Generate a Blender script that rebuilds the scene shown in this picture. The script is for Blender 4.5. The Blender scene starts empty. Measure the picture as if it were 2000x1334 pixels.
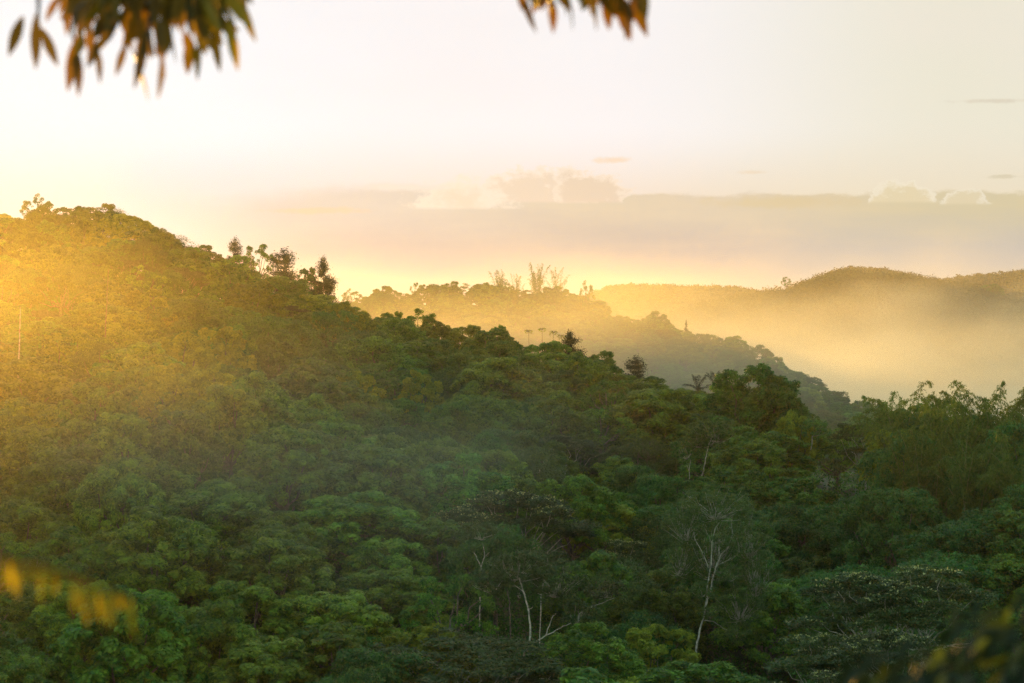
import bpy, math, random
import numpy as np
from mathutils import Vector, Matrix

R = math.radians
SC = bpy.context.scene
COL = SC.collection
F = 1000.0 / math.tan(R(12.0))          # photo pixels per unit tangent, frame 2000 px wide
HY = 600.0                              # photo row of the true horizon

# ------------------------------------------------------------------ camera
cam_data = bpy.data.cameras.new("camera")
cam = bpy.data.objects.new("camera", cam_data)
COL.objects.link(cam)
cam.location = (0, 0, 0)
cam.rotation_euler = (R(90), 0, 0)
cam_data.sensor_width = 36.0
cam_data.lens = 18.0 / math.tan(R(12.0))
cam_data.shift_y = -(667.0 - HY) / 2000.0
cam_data.clip_start = 0.1
cam_data.clip_end = 20000
cam_data.dof.use_dof = True
cam_data.dof.focus_distance = 420
cam_data.dof.aperture_fstop = 2.6
SC.camera = cam

# ------------------------------------------------------------------ sun
SUN_AZ, SUN_EL = R(-13.8), R(4.4)
SUN = Vector((math.sin(SUN_AZ) * math.cos(SUN_EL), math.cos(SUN_AZ) * math.cos(SUN_EL), math.sin(SUN_EL)))
sl = bpy.data.lights.new("sun", 'SUN')
sl.energy = 5.0
sl.angle = R(0.8)
sl.color = (1.0, 0.50, 0.05)
so = bpy.data.objects.new("sun", sl)
so.rotation_euler = SUN.to_track_quat('Z', 'Y').to_euler()
COL.objects.link(so)

SC.view_settings.view_transform = 'Standard'
SC.view_settings.look = 'None'
SC.view_settings.exposure = 0.0
SC.view_settings.gamma = 1.0

# ------------------------------------------------------------------ node helper
class N:
    def __init__(s, tree):
        s.t = tree; s.n = tree.nodes; s.l = tree.links
    def new(s, kind, **kw):
        n = s.n.new(kind)
        for k, v in kw.items():
            setattr(n, k, v)
        return n
    def put(s, sock, v):
        if v is None: return
        if hasattr(v, 'is_output'): s.l.new(v, sock)
        else: sock.default_value = v
    def math(s, op, a, b=None, c=None, clamp=False):
        n = s.new('ShaderNodeMath', operation=op, use_clamp=clamp)
        s.put(n.inputs[0], a); s.put(n.inputs[1], b); s.put(n.inputs[2], c)
        return n.outputs[0]
    def rng(s, v, a, b, c=0.0, d=1.0, smooth=True):
        n = s.new('ShaderNodeMapRange', interpolation_type='SMOOTHSTEP' if smooth else 'LINEAR')
        s.put(n.inputs[0], v)
        for i, q in enumerate((a, b, c, d)): s.put(n.inputs[1 + i], q)
        return n.outputs[0]
    def mix(s, f, a, b, mode='MIX'):
        n = s.new('ShaderNodeMix', data_type='RGBA', blend_type=mode)
        s.put(n.inputs[0], f)
        for i, q in ((6, a), (7, b)):
            s.put(n.inputs[i], (*q, 1.0) if isinstance(q, tuple) and len(q) == 3 else q)
        return n.outputs[2]
    def noise(s, vec, scale, detail=3.0, rough=0.5, dist=0.0):
        n = s.new('ShaderNodeTexNoise')
        s.put(n.inputs['Vector'], vec); n.inputs['Scale'].default_value = scale
        n.inputs['Detail'].default_value = detail; n.inputs['Roughness'].default_value = rough
        n.inputs['Distortion'].default_value = dist
        return n.outputs[0]
    def comb(s, x, y, z):
        n = s.new('ShaderNodeCombineXYZ')
        s.put(n.inputs[0], x); s.put(n.inputs[1], y); s.put(n.inputs[2], z)
        return n.outputs[0]

def srgb(r, g, b):
    f = lambda c: (c / 255) / 12.92 if c <= 10 else (((c / 255) + 0.055) / 1.055) ** 2.4
    return (f(r), f(g), f(b))

# ------------------------------------------------------------------ world: sunset sky with a low cloud bank
W = bpy.data.worlds.new("World")
SC.world = W
W.use_nodes = True
W.node_tree.nodes.clear()
n = N(W.node_tree)
tc = n.new('ShaderNodeTexCoord')
sep = n.new('ShaderNodeSeparateXYZ')
n.l.new(tc.outputs['Generated'], sep.inputs[0])
az = n.math('MULTIPLY', n.math('ARCTAN2', sep.outputs[0], sep.outputs[1]), 57.29578)      # degrees east of the view's axis
el = n.math('MULTIPLY', n.math('ARCSINE', sep.outputs[2]), 57.29578)                      # degrees above the horizon
sky = n.new('ShaderNodeTexSky', sky_type='NISHITA')
sky.sun_disc = False
sky.sun_elevation = SUN_EL
sky.sun_rotation = SUN_AZ
sky.altitude = 300
sky.air_density = 1.0; sky.dust_density = 2.0; sky.ozone_density = 1.5
nishita = n.mix(1.0, sky.outputs[0], (0.15, 0.15, 0.15), 'MULTIPLY')
nishita = n.mix(1.0, nishita, (0.50, 0.74, 0.66), 'ADD')          # thin high overcast, still bright overhead
# bright thin overcast on the sunset side
upper = n.mix(n.rng(az, -9, 1), srgb(240, 245, 252), srgb(245, 243, 245))
upper = n.mix(n.rng(az, 2, 11), upper, srgb(233, 229, 211))
low = n.mix(n.rng(az, -9, 0), srgb(215, 218, 222), srgb(236, 220, 208))
low = n.mix(n.rng(az, 0, 9), low, srgb(228, 218, 190))
lowm = n.rng(el, 4.4, 2.2)
clear = n.mix(lowm, upper, low)
warp = n.noise(n.comb(n.math('MULTIPLY', az, 0.35), n.math('MULTIPLY', el, 2.0), 3.0), 1.0, 5.0, 0.6)
patch = n.noise(n.comb(n.math('MULTIPLY', az, 0.10), n.math('MULTIPLY', el, 0.25), 11.0), 1.0, 3.0, 0.5)
clear = n.mix(n.math('MULTIPLY', n.rng(patch, 0.40, 0.62), 0.16), clear, srgb(244, 229, 224))
# the cloud bank
edge = n.math('ADD', 2.62, n.math('MULTIPLY', n.math('SUBTRACT', warp, 0.5), 0.22))
warp2 = n.noise(n.comb(n.math('MULTIPLY', az, 1.1), n.math('MULTIPLY', el, 2.5), 23.0), 1.0, 5.0, 0.6)
edge = n.math('ADD', edge, n.math('MULTIPLY', n.math('SUBTRACT', warp2, 0.5), 0.38))
edge = n.math('ADD', edge, n.rng(az, -7.5, -3.0, -0.45, 0.0))
soft = n.rng(az, -8.0, 3.0, 0.65, 0.12)
bank = n.rng(el, n.math('ADD', edge, soft), n.math('SUBTRACT', edge, 0.02))
bank = n.math('MULTIPLY', bank, n.rng(az, -9.5, -4.5))
bcol_top = n.mix(n.rng(az, -5, 3), srgb(216, 207, 198), srgb(218, 203, 180))
bcol_top = n.mix(n.rng(az, 4, 11), bcol_top, srgb(211, 199, 165))
bcol_low = n.mix(n.rng(az, -6, 2), srgb(200, 188, 184), srgb(190, 180, 176))
bcol_low = n.mix(n.rng(az, 3, 9), bcol_low, srgb(186, 184, 180))
tex = n.noise(n.comb(n.math('MULTIPLY', az, 0.25), n.math('MULTIPLY', el, 1.6), 7.0), 1.0, 6.0, 0.55)
bcol = n.mix(n.math('ADD', n.rng(el, 2.5, 1.2), n.math('MULTIPLY', n.math('SUBTRACT', tex, 0.5), 0.9), clamp=True), bcol_top, bcol_low)
skyc = n.mix(bank, clear, bcol)
# cumulus heads behind the bank
def puff(skyc, a0, e0, ra, re, col, rim, sharp=0.25, seed=0.0, flat=None):
    vec = n.comb(n.math('MULTIPLY', az, 1.0), n.math('MULTIPLY', el, 1.4), seed)
    wob = n.math('MULTIPLY', n.math('SUBTRACT', n.noise(vec, 2.6, 6.0, 0.62), 0.5), 1.5)
    da = n.math('DIVIDE', n.math('SUBTRACT', az, a0), ra)
    de = n.math('DIVIDE', n.math('SUBTRACT', el, e0), re)
    d = n.math('SQRT', n.math('ADD', n.math('MULTIPLY', da, da), n.math('MULTIPLY', de, de)))
    d = n.math('ADD', d, wob)
    m = n.rng(d, 1.0, 1.0 - sharp)
    m = n.math('MULTIPLY', m, n.rng(el, (flat if flat else e0 - re) - 0.06, (flat if flat else e0 - re) + 0.05))
    c = col
    if rim is not None:
        c = n.mix(n.rng(d, 1.0 - sharp * 2.2, 1.0 - sharp * 0.5), col, rim)
    return n.mix(m, skyc, c)
D = lambda px, py: (math.degrees(math.atan((px - 1000) / F)), math.degrees(math.atan((HY - py) / F)))
def P(px, py, rx, ry, *a, **k):
    global skyc
    a0, e0 = D(px, py)
    skyc = puff(skyc, a0, e0, rx / 81.0, ry / 81.0, *a, **k)
P(1040, 385, 120, 62, srgb(230, 212, 192), srgb(243, 228, 212), sharp=0.22, seed=1.0, flat=2.50)
P(1150, 380, 85, 48, srgb(226, 207, 186), srgb(240, 224, 206), sharp=0.22, seed=4.0, flat=2.50)
P(900, 390, 110, 46, srgb(232, 216, 196), srgb(240, 228, 212), sharp=0.45, seed=9.0, flat=2.35)
P(1760, 398, 75, 44, srgb(222, 209, 176), srgb(236, 228, 208), sharp=0.22, seed=13.0, flat=2.47)
P(1885, 400, 48, 28, srgb(219, 207, 176), srgb(234, 226, 206), sharp=0.20, seed=17.0, flat=2.42)
P(1200, 313, 46, 9, srgb(241, 219, 196), None, sharp=0.8, seed=2.0, flat=3.1)
P(1470, 338, 40, 6, srgb(232, 218, 196), None, sharp=0.8, seed=6.0, flat=2.9)
P(1940, 205, 110, 6, srgb(220, 212, 192), None, sharp=0.95, seed=8.0, flat=4.3)
P(1960, 350, 40, 6, srgb(216, 206, 180), None, sharp=0.7, seed=5.0, flat=2.8)
P(1540, 395, 190, 18, srgb(215, 198, 163), None, sharp=0.8, seed=21.0, flat=2.3)
P(620, 412, 130, 9, srgb(222, 204, 180), None, sharp=0.7, seed=31.0, flat=2.1)
P(780, 366, 120, 9, srgb(228, 222, 212), None, sharp=0.9, seed=35.0, flat=2.7)
front = n.math('MULTIPLY', n.rng(el, 34, 9), n.rng(n.math('ABSOLUTE', az), 75, 25))
front = n.math('MULTIPLY', front, n.rng(el, -6, -1))
final = n.mix(front, nishita, skyc)
bg = n.new('ShaderNodeBackground')
n.l.new(final, bg.inputs[0]); bg.inputs[1].default_value = 1.0
wo = n.new('ShaderNodeOutputWorld')
n.l.new(bg.outputs[0], wo.inputs[0])

SC.cycles.use_denoising = True
SC.cycles.use_adaptive_sampling = False
SC.cycles.denoising_prefilter = 'NONE'
SC.cycles.max_bounces = 5
SC.cycles.diffuse_bounces = 2
SC.cycles.transmission_bounces = 3
SC.cycles.volume_bounces = 4
SC.cycles.sample_clamp_indirect = 3.0

# ------------------------------------------------------------------ materials
def leaf_mat(name, dark, light, trans=0.35, spec=0.25, hue=0.02, val=0.25, rough=0.55):
    m = bpy.data.materials.new(name); m.use_nodes = True
    t = N(m.node_tree); m.node_tree.nodes.clear()
    at = t.new('ShaderNodeAttribute', attribute_name='v')
    oi = t.new('ShaderNodeObjectInfo')
    c = t.mix(at.outputs['Fac'], dark, light)
    hs = t.new('ShaderNodeHueSaturation')
    t.put(hs.inputs['Hue'], t.rng(oi.outputs['Random'], 0, 1, 0.5 - hue, 0.5 + hue, smooth=False))
    r2 = t.math('FRACT', t.math('MULTIPLY', oi.outputs['Random'], 17.31))
    t.put(hs.inputs['Value'], t.rng(r2, 0, 1, 1 - val, 1 + val, smooth=False))
    t.put(hs.inputs['Color'], c)
    p = t.new('ShaderNodeBsdfPrincipled')
    t.put(p.inputs['Base Color'], hs.outputs[0])
    p.inputs['Roughness'].default_value = rough
    p.inputs['Specular IOR Level'].default_value = spec
    tr = t.new('ShaderNodeBsdfTranslucent')
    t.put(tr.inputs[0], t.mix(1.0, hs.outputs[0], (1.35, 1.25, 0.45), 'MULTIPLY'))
    ms = t.new('ShaderNodeMixShader'); ms.inputs[0].default_value = trans
    t.l.new(p.outputs[0], ms.inputs[1]); t.l.new(tr.outputs[0], ms.inputs[2])
    o = t.new('ShaderNodeOutputMaterial'); t.l.new(ms.outputs[0], o.inputs[0])
    return m

def bark_mat(name, a, b, scale=3.0):
    m = bpy.data.materials.new(name); m.use_nodes = True
    t = N(m.node_tree)
    p = m.node_tree.nodes['Principled BSDF']
    tcn = t.new('ShaderNodeTexCoord')
    f = t.noise(tcn.outputs['Object'], scale, 4.0, 0.65)
    t.put(p.inputs['Base Color'], t.mix(t.rng(f, 0.35, 0.65), a, b))
    p.inputs['Roughness'].default_value = 0.85
    return m

M = {
 'rubber': leaf_mat('rubber_leaf', (0.024, 0.080, 0.010), (0.160, 0.280, 0.020), val=0.35, hue=0.028),
 'broad': leaf_mat('broad_leaf', (0.020, 0.070, 0.010), (0.125, 0.240, 0.020), val=0.4, hue=0.03),
 'fine': leaf_mat('fine_leaf', (0.018, 0.070, 0.018), (0.075, 0.190, 0.030), hue=0.015, val=0.35),
 'lime': leaf_mat('lime_leaf', (0.090, 0.140, 0.014), (0.300, 0.360, 0.030), trans=0.45, hue=0.01),  # yellow light on these crowns is put into the leaf colour
 'dark': leaf_mat('dark_needle', (0.014, 0.028, 0.012), (0.030, 0.048, 0.018), trans=0.2),
 'flat': leaf_mat('layered_leaf', (0.026, 0.050, 0.014), (0.060, 0.095, 0.024), trans=0.3),
 'bloom': leaf_mat('pale_blossom', (0.20, 0.24, 0.08), (0.50, 0.50, 0.28), trans=0.4, val=0.1),
 'twiggy': leaf_mat('twiggy_leaf', (0.034, 0.070, 0.020), (0.090, 0.135, 0.032), trans=0.3),
 'bamboo': leaf_mat('bamboo_leaf', (0.045, 0.090, 0.018), (0.130, 0.180, 0.035), trans=0.45),
 'near': leaf_mat('near_leaf', (0.055, 0.045, 0.010), (0.34, 0.20, 0.018), trans=0.65, spec=0.4, rough=0.4),  # golden backlight on the sprays is partly put into the leaf colour
 'frond': leaf_mat('frond_leaf', (0.05, 0.09, 0.012), (0.50, 0.32, 0.012), trans=0.5),  # orange end stands for sunlight through the frond, put into its colour
 'shrub': leaf_mat('shrub_leaf', (0.008, 0.018, 0.009), (0.16, 0.20, 0.012), trans=0.3),  # bright end colours the few blades that should look lit
 'hill': leaf_mat('haze_gold_leaf', (0.050, 0.048, 0.010), (0.130, 0.110, 0.020)),  # golden haze over the far woods is put into this leaf colour
 'bark': bark_mat('grey_brown_bark', (0.060, 0.050, 0.038), (0.16, 0.13, 0.10)),
 'pale': bark_mat('pale_bark', (0.16, 0.15, 0.11), (0.46, 0.43, 0.34), 2.0),
 'culm': bark_mat('bamboo_culm', (0.10, 0.11, 0.035), (0.20, 0.18, 0.07)),
}

# ------------------------------------------------------------------ mesh helper (all quads)
class Q:
    def __init__(s): s.v = []; s.f = []; s.a = []; s.k = 0
    def add(s, v, f, a=None):
        v = np.asarray(v, np.float32).reshape(-1, 3); f = np.asarray(f, np.int64).reshape(-1, 4)
        s.v.append(v); s.f.append(f + s.k); s.k += len(v)
        s.a.append(np.full(len(v), 0.5, np.float32) if a is None else np.asarray(a, np.float32))
    def mesh(s, name, mat, smooth=False):
        v = np.concatenate(s.v); f = np.concatenate(s.f); a = np.concatenate(s.a)
        me = bpy.data.meshes.new(name)
        me.vertices.add(len(v)); me.vertices.foreach_set('co', v.ravel())
        me.loops.add(f.size); me.loops.foreach_set('vertex_index', f.ravel().astype(np.int32))
        me.polygons.add(len(f)); me.polygons.foreach_set('loop_start', np.arange(0, f.size, 4, dtype=np.int32))
        me.polygons.foreach_set('loop_total', np.full(len(f), 4, np.int32))
        at = me.attributes.new('v', 'FLOAT', 'POINT'); at.data.foreach_set('value', a)
        if smooth: me.polygons.foreach_set('use_smooth', np.ones(len(f), bool))
        me.update(); me.validate()
        me.materials.append(mat)
        return me

def unit(v):
    return v / np.maximum(np.linalg.norm(v, axis=-1, keepdims=True), 1e-9)

def leaves(q, pos, nrm, size, rs, aspect=0.5, jit=0.7, a=None, along=None):
    """a diamond leaf blade at every position, its face roughly towards nrm"""
    m = len(pos)
    nn = unit(nrm + rs.normal(0, jit, (m, 3)))
    t = rs.normal(0, 1, (m, 3)) if along is None else along + rs.normal(0, 0.35, (m, 3))
    t = unit(t - nn * (t * nn).sum(1, keepdims=True))
    b = np.cross(nn, t)
    s = (size * rs.uniform(0.6, 1.3, (m, 1)))
    v = np.stack([pos - t * s, pos + b * s * aspect, pos + t * s, pos - b * s * aspect], 1)
    f = np.arange(m * 4).reshape(m, 4)
    if a is None: a = rs.uniform(0, 1, m)
    q.add(v, f, np.repeat(a, 4))

def tube(q, pts, rad, sides=7, a=0.5):
    pts = np.asarray(pts, float); k = len(pts)
    rad = np.broadcast_to(np.asarray(rad, float), (k,))
    d = unit(np.gradient(pts, axis=0))
    ref = np.array([0.0, 1.0, 0.0]) if abs(d[0][1]) < 0.8 else np.array([1.0, 0, 0])
    u = unit(np.cross(d, ref)); w = np.cross(d, u)
    an = np.linspace(0, 2 * math.pi, sides, endpoint=False)
    v = pts[:, None] + rad[:, None, None] * (u[:, None] * np.cos(an)[None, :, None] + w[:, None] * np.sin(an)[None, :, None])
    f = []
    for i in range(k - 1):
        for j in range(sides):
            j2 = (j + 1) % sides
            f.append((i * sides + j, i * sides + j2, (i + 1) * sides + j2, (i + 1) * sides + j))
    q.add(v, f, np.full(k * sides, a))

def limb(p0, p1, rs, sag=0.15, k=6, wob=0.03):
    t = np.linspace(0, 1, k)[:, None]
    L = np.linalg.norm(np.subtract(p1, p0))
    pts = np.asarray(p0) * (1 - t) + np.asarray(p1) * t
    pts[:, 2] += -np.sin(t[:, 0] * math.pi) * L * sag
    pts[1:-1] += rs.normal(0, L * wob, (k - 2, 3))
    return pts

# ------------------------------------------------------------------ tree kinds (built once, nominal height 12 m, radius 6 m)
H0, R0 = 12.0, 6.0
def build_crown(name, mat, seed, lobes=16, lobe_r=2.3, clumps=16, clump_r=0.75, per=130, leaf=0.19, dome=0.8, low=0.28,
                top_bias=0.35, jit=0.7, spread=1.0, hmul=1.0, gap=0.0, bark='bark', droop=0.0, tip=0.0):
    rs = np.random.RandomState(seed)
    q = Q(); tq = Q()
    cz = H0 * (low + (1 - low) * 0.42)
    az_, ax_ = (H0 - cz) * hmul, R0 * spread
    L = []
    for i in range(lobes):
        u = 1 - (i + 0.5) / lobes * 1.45
        ph = i * 2.39996 + rs.uniform(-0.35, 0.35)
        r = math.sqrt(max(0.0, 1 - u * u))
        k = rs.uniform(0.62, 0.92)
        L.append((math.cos(ph) * r * (ax_ - lobe_r * 0.6) * k, math.sin(ph) * r * (ax_ - lobe_r * 0.6) * k, cz + u * (az_ - lobe_r * 0.55) * rs.uniform(0.8, 1.06)))
    L = np.array(L)
    fork = np.array([rs.uniform(-0.3, 0.3), rs.uniform(-0.3, 0.3), H0 * (low + 0.05)])
    tube(tq, limb((0, 0, -2.0), fork, rs, 0, 6, 0.012), np.linspace(0.34, 0.22, 6), 8)
    for i, c in enumerate(L):
        if i % 2 == 0 or lobes < 12:
            tube(tq, limb(fork, c, rs, 0.05, 6, 0.04), np.linspace(0.16, 0.04, 6), 5)
    for c in L:
        lr = lobe_r * rs.uniform(0.7, 1.25)
        m = clumps
        d = unit(rs.normal(0, 1, (m, 3)) + np.array([0, 0, top_bias]) + unit(c - np.array([0, 0, cz])) * 0.6)
        cc = c + d * lr * rs.uniform(0.65, 1.0, (m, 1)) * np.array([1, 1, 0.8])
        for j in range(m):
            if rs.rand() < gap: continue
            cr = clump_r * rs.uniform(0.6, 1.35)
            k = int(per * (cr / clump_r) ** 1.6)
            dd = unit(rs.normal(0, 1, (k, 3)) + np.array([0, 0, 0.7 - droop]))
            pos = cc[j] + dd * cr * (rs.uniform(0.45, 1.0, (k, 1)) ** 0.6) * np.array([1, 1, 0.8])
            if tip: pos[:, 2] += tip * np.maximum(0, rs.normal(0, 1, k)) ** 2 * cr
            base = rs.uniform(0, 0.6)
            a = np.clip(base + rs.uniform(-0.25, 0.45, k), 0, 1)
            al = None
            if droop: al = np.tile(np.array([0, 0, -1.0]), (k, 1)) * droop * 2
            leaves(q, pos, dd + np.array([0, 0, 0.5]), leaf, rs, 0.5, jit, a, al)
    return dict(name=name, crown=q.mesh(name + '_crown', M[mat]), trunk=tq.mesh(name + '_trunk', M[bark], True))

def build_flat(name, seed, layers=22, bloom=True, spread=1.25):
    """umbrella crown in sheets of leaves; the sheet tops carry pale tips"""
    rs = np.random.RandomState(seed)
    q, b, tq = Q(), Q(), Q()
    fork = np.array([0.2, 0.1, 4.0])
    tube(tq, limb((-0.3, 0, -2.0), fork, rs, 0, 7, 0.02), np.linspace(0.24, 0.17, 7), 8)
    for i in range(layers):
        u = (i + 0.5) / layers
        ph = i * 2.39996 + rs.uniform(-.4, .4)
        r = math.sqrt(u) * R0 * spread * 0.86
        z = H0 - 0.6 - 4.6 * (r / (R0 * spread)) ** 2.0 - rs.uniform(0, 2.4) * (0.4 + u)
        c = np.array([math.cos(ph) * r, math.sin(ph) * r, z])
        tube(tq, limb(fork, c - np.array([0, 0, 0.3]), rs, 0.1, 7, 0.05), np.linspace(0.09, 0.02, 7), 5)
        rr = rs.uniform(1.3, 2.2)
        for s in range(16):
            a1, d1 = rs.uniform(0, 6.28), rs.uniform(0.1, 1.0) ** 0.6 * rr
            off = np.array([math.cos(a1) * d1, math.sin(a1) * d1, -0.30 * (d1 / rr) ** 2 * rr + rs.uniform(-0.12, 0.2)])
            k = 60
            pos = c + off + rs.normal(0, 1, (k, 3)) * np.array([0.34, 0.34, 0.13])
            leaves(q, pos, np.tile([0, 0, 1.0], (k, 1)), 0.17, rs, 0.42, 0.55, np.clip(rs.normal(0.4, 0.3, k), 0, 1))
            if bloom and rs.rand() < (0.85 if z > H0 - 2.6 else 0.12):
                k = rs.randint(3, 10)
                pos = c + off + rs.normal(0, 1, (k, 3)) * np.array([0.22, 0.22, 0.05]) + np.array([0, 0, 0.24])
                leaves(b, pos, np.tile([0, 0, 1.0], (k, 1)), 0.11, rs, 0.6, 0.9)
    d = dict(name=name, crown=q.mesh(name + '_crown', M['flat']), trunk=tq.mesh(name + '_trunk', M['pale'], True))
    if bloom: d['blossom'] = b.mesh(name + '_blossom', M['bloom'])
    return d

def build_conifer(name, seed, whorls=14, r0=4.6, gap=0.2, mat='dark'):
    rs = np.random.RandomState(seed)
    q, tq = Q(), Q()
    tube(tq, limb((0, 0, -2.0), (rs.uniform(-.3, .3), 0, H0), rs, 0, 8, 0.008), np.linspace(0.24, 0.04, 8), 7)
    for i in range(whorls):
        t = i / (whorls - 1)
        z = 2.2 + (H0 - 2.4) * t
        L0 = r0 * (1 - t) ** 0.8 + 0.35
        for j in range(rs.randint(4, 7)):
            if rs.rand() < gap: continue
            ph = rs.uniform(0, 6.28); L = L0 * rs.uniform(0.55, 1.15)
            e = np.array([math.cos(ph) * L, math.sin(ph) * L, z + L * 0.22])
            tube(tq, limb((0, 0, z), e, rs, 0.06, 4, 0.02), np.linspace(0.06, 0.015, 4), 4)
            k = int(190 * L)
            s = rs.uniform(0.2, 1.05, (k, 1))
            pos = np.array([0, 0, z]) * (1 - s) + e * s + rs.normal(0, 1, (k, 3)) * np.array([0.3, 0.3, 0.24]) * (0.5 + s)
            leaves(q, pos, np.tile([0, 0, 1.0], (k, 1)), 0.16, rs, 0.35, 0.8)
    return dict(name=name, crown=q.mesh(name + '_crown', M[mat]), trunk=tq.mesh(name + '_trunk', M['bark'], True))

def build_palm(name, seed, fronds=10, L=4.6, mat='dark'):
    rs = np.random.RandomState(seed)
    q, tq = Q(), Q()
    tube(tq, limb((0, 0, -2.0), (0.3, 0, 8.6), rs, 0, 7, 0.01), np.linspace(0.22, 0.15, 7), 7)
    for i in range(fronds):
        ph = i * 2.4 + rs.uniform(-.2, .2); up = rs.uniform(0.3, 1.25)
        t = np.linspace(0, 1, 30)[:, None]
        h = np.array([math.cos(ph), math.sin(ph), 0])
        pts = np.array([0.3, 0, 8.6]) + h * t * L * math.cos(up) + np.array([0, 0, 1.0]) * (t * L * math.sin(up) - 1.5 * t ** 2.2 * L * 0.22)
        tube(tq, pts[::5], 0.04, 4)
        side = np.cross(h, [0, 0, 1.0])
        for sgn in (-1, 1):
            for rep in range(2):
                pos = pts + side * sgn * (0.35 + 0.12 * rep) * np.sin(np.clip(t, 0.08, 0.97) * math.pi) ** 0.5 - np.array([0, 0, 0.16]) * rep
                leaves(q, pos, np.tile([0, 0, 1.0], (30, 1)), 0.34, rs, 0.16, 0.3, None, np.tile(side * sgn + h * 0.5, (30, 1)))
    return dict(name=name, crown=q.mesh(name + '_fronds', M[mat]), trunk=tq.mesh(name + '_trunk', M['bark'], True))

def build_bamboo(name, seed, culms=14, lean=3.6, leafy=1.0, upright=False):
    rs = np.random.RandomState(seed)
    q = Q(); cs = []
    for i in range(culms):
        ph = rs.uniform(0, 6.28); b = rs.normal(0, 0.7, 2)
        h = rs.uniform(0.72, 1.05) * (H0 + 1.5); l = lean * rs.uniform(0.35, 1.35)
        t = np.linspace(0, 1, 26)[:, None]
        arch = t ** 2.4 * l
        droop = (t ** 7) * (0.4 if upright else 2.4) * (l / lean)
        pts = np.concatenate([b[0] + math.cos(ph) * arch, b[1] + math.sin(ph) * arch, -1.5 + (h + 1.5) * (t - 0.10 * t ** 4) - droop], 1)
        tq = Q(); tube(tq, pts, np.linspace(0.07, 0.012, 26), 5)
        cs.append(tq.mesh(name + '_culm', M['culm'], True))
        for k in range(5, 26):
            nb = 3 if k > 9 else 2
            for s in range(nb):
                dr = unit(np.array([rs.normal(), rs.normal(), rs.uniform(-0.6, 0.5)]))
                LL = rs.uniform(0.5, 1.5) * (0.6 if k > 21 else 1)
                m = int(26 * leafy * LL)
                u = rs.uniform(0.1, 1, (m, 1))
                pos = pts[k] + dr * u * LL - np.array([0, 0, 1.0]) * u ** 2 * LL * 0.5 + rs.normal(0, 0.07, (m, 3))
                leaves(q, pos, np.tile([0, 0, 0.6], (m, 1)), 0.15, rs, 0.24, 1.0, None, np.tile(dr * 0.5 + np.array([0, 0, -0.7]), (m, 1)))
    return dict(name=name, crown=q.mesh(name + '_leaves', M['bamboo']), culms=cs)

def build_stem_plant(name, seed):
    """tall thin papaya like plants: bare stems carrying a flat whorl of drooping hand leaves"""
    rs = np.random.RandomState(seed)
    q, tq = Q(), Q()
    top = np.array([rs.uniform(-.4, .4), 0, 11.4])
    tube(tq, limb((0, 0, -2), top, rs, 0, 6, 0.01), np.linspace(0.12, 0.06, 6), 6)
    for i in range(13):
        ph = i * 2.4; L = rs.uniform(0.9, 1.5)
        e = top + np.array([math.cos(ph) * L, math.sin(ph) * L, rs.uniform(-0.25, 0.55)])
        tube(tq, [top, (top + e) / 2 + np.array([0, 0, 0.1]), e], 0.025, 4)
        k = 9
        dr = unit(np.stack([np.cos(ph + rs.uniform(-1.2, 1.2, k)), np.sin(ph + rs.uniform(-1.2, 1.2, k)), rs.uniform(-1.1, -0.4, k)], 1))
        leaves(q, e + dr * 0.28, np.tile([0, 0, 1.0], (k, 1)), 0.36, rs, 0.26, 0.2, None, dr)
    return dict(name=name, crown=q.mesh(name + '_leaves', M['lime']), trunk=tq.mesh(name + '_stem', M['bark'], True))

K = {}
for i in range(4):
    K['rubber%d' % i] = build_crown('rubber', 'rubber', 10 + i, lobes=20, lobe_r=1.9, clumps=17, clump_r=0.66, per=105, leaf=0.20, top_bias=0.6, jit=0.32, low=0.14)
for i in range(4):
    K['broad%d' % i] = build_crown('broad', 'broad', 30 + i, lobes=17, lobe_r=1.9, clumps=22, clump_r=0.60, per=85, leaf=0.17, jit=0.5, low=0.18, hmul=1.05 if i % 2 else 0.95, gap=0.08)
for i in range(3):
    K['fine%d' % i] = build_crown('fine', 'fine', 50 + i, lobes=12, lobe_r=2.5, clumps=34, clump_r=0.62, per=72, leaf=0.15, jit=0.6, low=0.16, droop=0.25, tip=0.12)
for i in range(2):
    K['lime%d' % i] = build_crown('lime', 'lime', 70 + i, lobes=22, lobe_r=1.5, clumps=16, clump_r=0.52, per=80, leaf=0.20, jit=0.6, gap=0.12, top_bias=0.8)
for i in range(3):
    K['open%d' % i] = build_crown('open', 'broad', 80 + i, lobes=11, lobe_r=1.25, clumps=14, clump_r=0.5, per=60, leaf=0.15, gap=0.25, top_bias=0.7, low=0.45, spread=0.9)
for i in range(2):
    K['twiggy%d' % i] = build_crown('twiggy', 'twiggy', 90 + i, lobes=16, lobe_r=2.3, clumps=34, clump_r=0.8, per=34, leaf=0.11, jit=1.0, gap=0.1, low=0.12, tip=0.15)
K['flat0'] = build_flat('flat', 101); K['flat1'] = build_flat('flat', 102, layers=18)
K['plain0'] = build_flat('layered', 103, bloom=False)
K['conifer0'] = build_conifer('conifer', 111); K['conifer1'] = build_conifer('conifer', 112, whorls=11, r0=5.4, gap=0.35)
K['palm0'] = build_palm('palm', 121)
K['bamboo0'] = build_bamboo('bamboo', 131); K['bamboo1'] = build_bamboo('bamboo', 132, lean=5.0, leafy=0.9)
K['bambooup0'] = build_bamboo('bamboo', 133, lean=3.0, upright=True, leafy=0.55, culms=16)
K['bambooup1'] = build_bamboo('bamboo', 134, lean=3.6, upright=True, leafy=0.4, culms=13)
K['stem0'] = build_stem_plant('stem', 141)

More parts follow.
